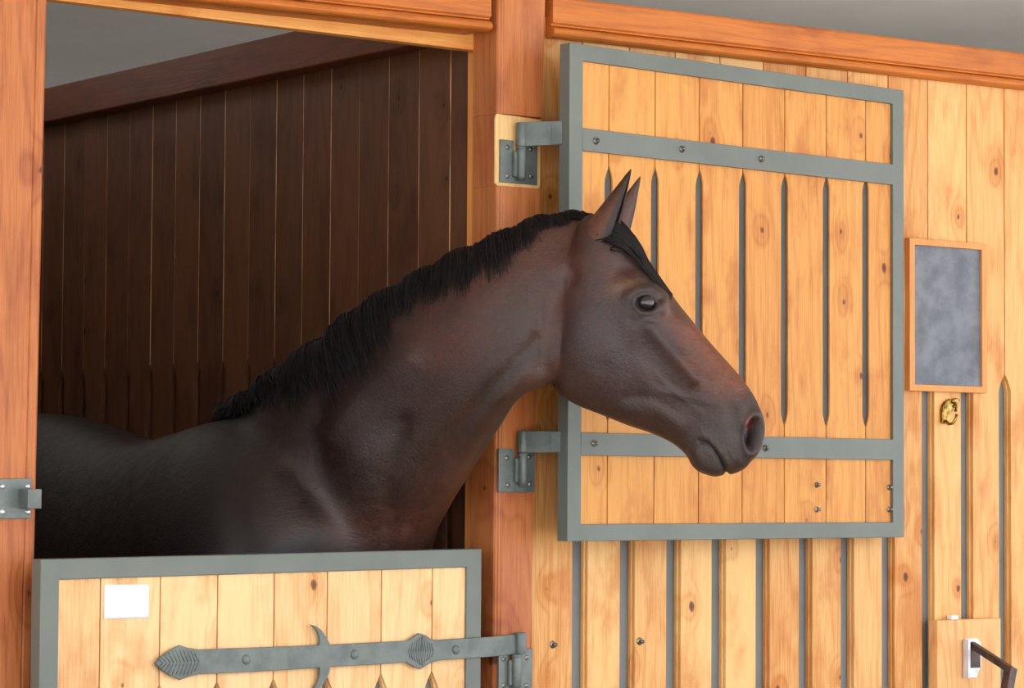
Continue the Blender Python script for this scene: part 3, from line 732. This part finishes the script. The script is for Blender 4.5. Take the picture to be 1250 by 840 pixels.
bp = w_.n('ShaderNodeBump'); bp.inputs['Strength'].default_value = .6; bp.inputs['Distance'].default_value = .004
w_.l(w_.math('ADD', w_.math('MULTIPLY', nf, .6), n1), bp.inputs['Height']); w_.l(bp.outputs[0], w_.b.inputs['Normal'])
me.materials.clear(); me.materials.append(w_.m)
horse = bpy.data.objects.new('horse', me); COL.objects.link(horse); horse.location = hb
tag(horse, 'dark bay horse with black mane leaning its head out over the lower stable door', 'horse')
# eye
w_ = NT('horse_eye'); w_.b.inputs['Base Color'].default_value = srgb(22, 14, 12); w_.b.inputs['Roughness'].default_value = .04
w_.b.inputs['Coat Weight'].default_value = .6; w_.b.inputs['Coat Roughness'].default_value = .01; eyem = w_.m
w_ = NT('eye_iris'); w_.b.inputs['Base Color'].default_value = srgb(120, 132, 150); w_.b.inputs['Roughness'].default_value = .05; w_.b.inputs['Coat Weight'].default_value = 1; irm = w_.m
from mathutils.bvhtree import BVHTree
def surf_c(u, v):
    # front-most surface point under a ray, near side
    sel = np.hypot(PU-u, PV-v) < 16; sel &= inhead & (cl > 0)
    return np.percentile(cl[sel], 60)+.0
ec = surf_c(*EY)
for sgn, nm in ((1, 'eye'), (-1, 'eye')):
    cen = hp(EY[0], EY[1], sgn*(ec-.0085)); mb = MB(); rg = []; R = .0205
    for i in range(1, 24):
        a = math.pi*i/24; rg.append([cen+Vector((R*math.sin(a)*math.cos(b), R*math.sin(a)*math.sin(b), R*math.cos(a))) for b in [2*math.pi*k/24 for k in range(24)]])
    mb.loft(rg); mb.build('eye', eyem, horse, loc=hb)
# hair
w_ = NT('horse_hair'); hi = w_.n('ShaderNodeAttribute', attribute_name='pid')
w_.l(w_.mix(hi.outputs['Fac'], srgb(8, 6, 7), srgb(30, 22, 22)), w_.b.inputs['Base Color']); w_.b.inputs['Roughness'].default_value = .5; w_.b.inputs['Specular IOR Level'].default_value = .28
hairm = w_.m
def strand(mb, pts, r0, r1=.0004, n=4):
    k = len(pts); mb.tube(pts, [r0*(1-i/(k-1))+r1*(i/(k-1)) if i > 0 else r0 for i in range(k)], n, random.random()**2)
mane = MB()
# length of the mane in section angle along the neck (t, end angle)
ML = [(.3, .35), (.8, .42), (1.3, .48), (1.9, .62), (2.3, .85), (2.7, 1.02), (3.3, 1.05), (4, .98), (4.7, .80), (5.1, .78), (5.5, 1.05), (6, 1.22), (6.6, 1.22), (7.2, 1.05), (7.8, .82), (8.4, .62), (9.2, .42), (9.8, .25)]
mt = [a for a, _ in ML]; mv = [b for _, b in ML]
for layer, cnt, k0 in ((0, 1700, 1.06), (1, 2600, 1.10)):
    for i in range(cnt):
        t = random.uniform(.3, 9.7); pe = float(np.interp(t, mt, mv))*random.uniform(.55, 1.04)
        clump = math.sin(t*9.3)*.10+math.sin(t*23+1)*.06; pe *= 1+clump
        drift = random.gauss(-.02, .10)-.10*pe; hgt = k0+random.uniform(-.03, .03)+.025*math.sin(t*7); pts = []
        hgt = 1+(hgt-1)*min(1, .25+t*.3)
        for k in range(9):
            f = k/8; phi = -.12+(pe+.12)*f; kk = 1+(hgt-1)*math.sin(min(1, f*2.2+.25)*math.pi/2)*(1-.35*f)-.12*max(0, 1-f*3.5)
            pts.append(neck_pt(min(9.95, max(.05, t+drift*f+.03*math.sin(t*17+f*4))), phi, kk)+Vector((0, 0, .0)))
        strand(mane, pts, random.uniform(.0013, .0026))
mane.build('mane', hairm, horse, loc=hb)
fl = MB()
for i in range(1100):
    s0 = random.uniform(1.45, 2.4); a0 = random.gauss(.10, .30); ln = random.uniform(1.2, 3.0); pts = []
    tt = min(s0+ln, 5.05)
    for k in range(9):
        f = k/8; t = s0+(tt-s0)*f; kk = 1.05+.05*math.sin(min(1, f*1.6+.2)*math.pi)*1.0-.03*f+random.uniform(0, .004)-.05*max(0, 1-f*3)
        pts.append(head_pt(t, a0*(1-.55*f)+.10*f, kk))
    strand(fl, pts, random.uniform(.0012, .0022))
fl.build('forelock', hairm, horse, loc=hb)
tl = MB()
for i in range(220):
    a = random.uniform(0, 6.28); rr = random.uniform(0, .05); b = Vector((-.28+rr*.5*math.cos(a), 2.15, 1.52+rr*math.sin(a)*.4)); e_ = Vector((random.gauss(0, .05), random.uniform(.08, .16), -random.uniform(.6, .95)))
    strand(tl, [b, b+Vector((0, .06, 0))+e_*.05, b+Vector((0, .08, 0))+e_*.4, b+Vector((0, .05, 0))+e_*.75, b+e_], .004, .0015)
tl.build('tail', hairm, horse, loc=hb)

# ================================================================== LIGHT
W = bpy.data.worlds.new('world'); S.world = W; W.use_nodes = True; bg = W.node_tree.nodes['Background']
bg.inputs[0].default_value = (.80, .89, 1.0, 1); bg.inputs[1].default_value = 4.2
sl = bpy.data.lights.new('sun', 'SUN'); so = bpy.data.objects.new('sun', sl); COL.objects.link(so); sl.energy = 13; sl.angle = .01; sl.color = (1, .95, .86)
so.rotation_euler = Vector((.25, .55, -1.25)).to_track_quat('-Z', 'Y').to_euler(); so.location = (0, -6, 8)
for lc, pw in (((-.6, 2.4, 2.95), 6), ((4.2, 2.6, 2.8), 60)):  # unseen fill lights, added to brighten the ceiling and the stall
    pl_ = bpy.data.lights.new('fill_light', 'POINT'); pl_.energy = pw; pl_.shadow_soft_size = .12; pl_.color = (1, .93, .84)
    po_ = bpy.data.objects.new('fill_light', pl_); COL.objects.link(po_); po_.location = lc
S.view_settings.view_transform = 'Standard'; S.view_settings.look = 'None'; S.view_settings.exposure = -.46; S.view_settings.gamma = 1; S.view_settings.use_curve_mapping = False
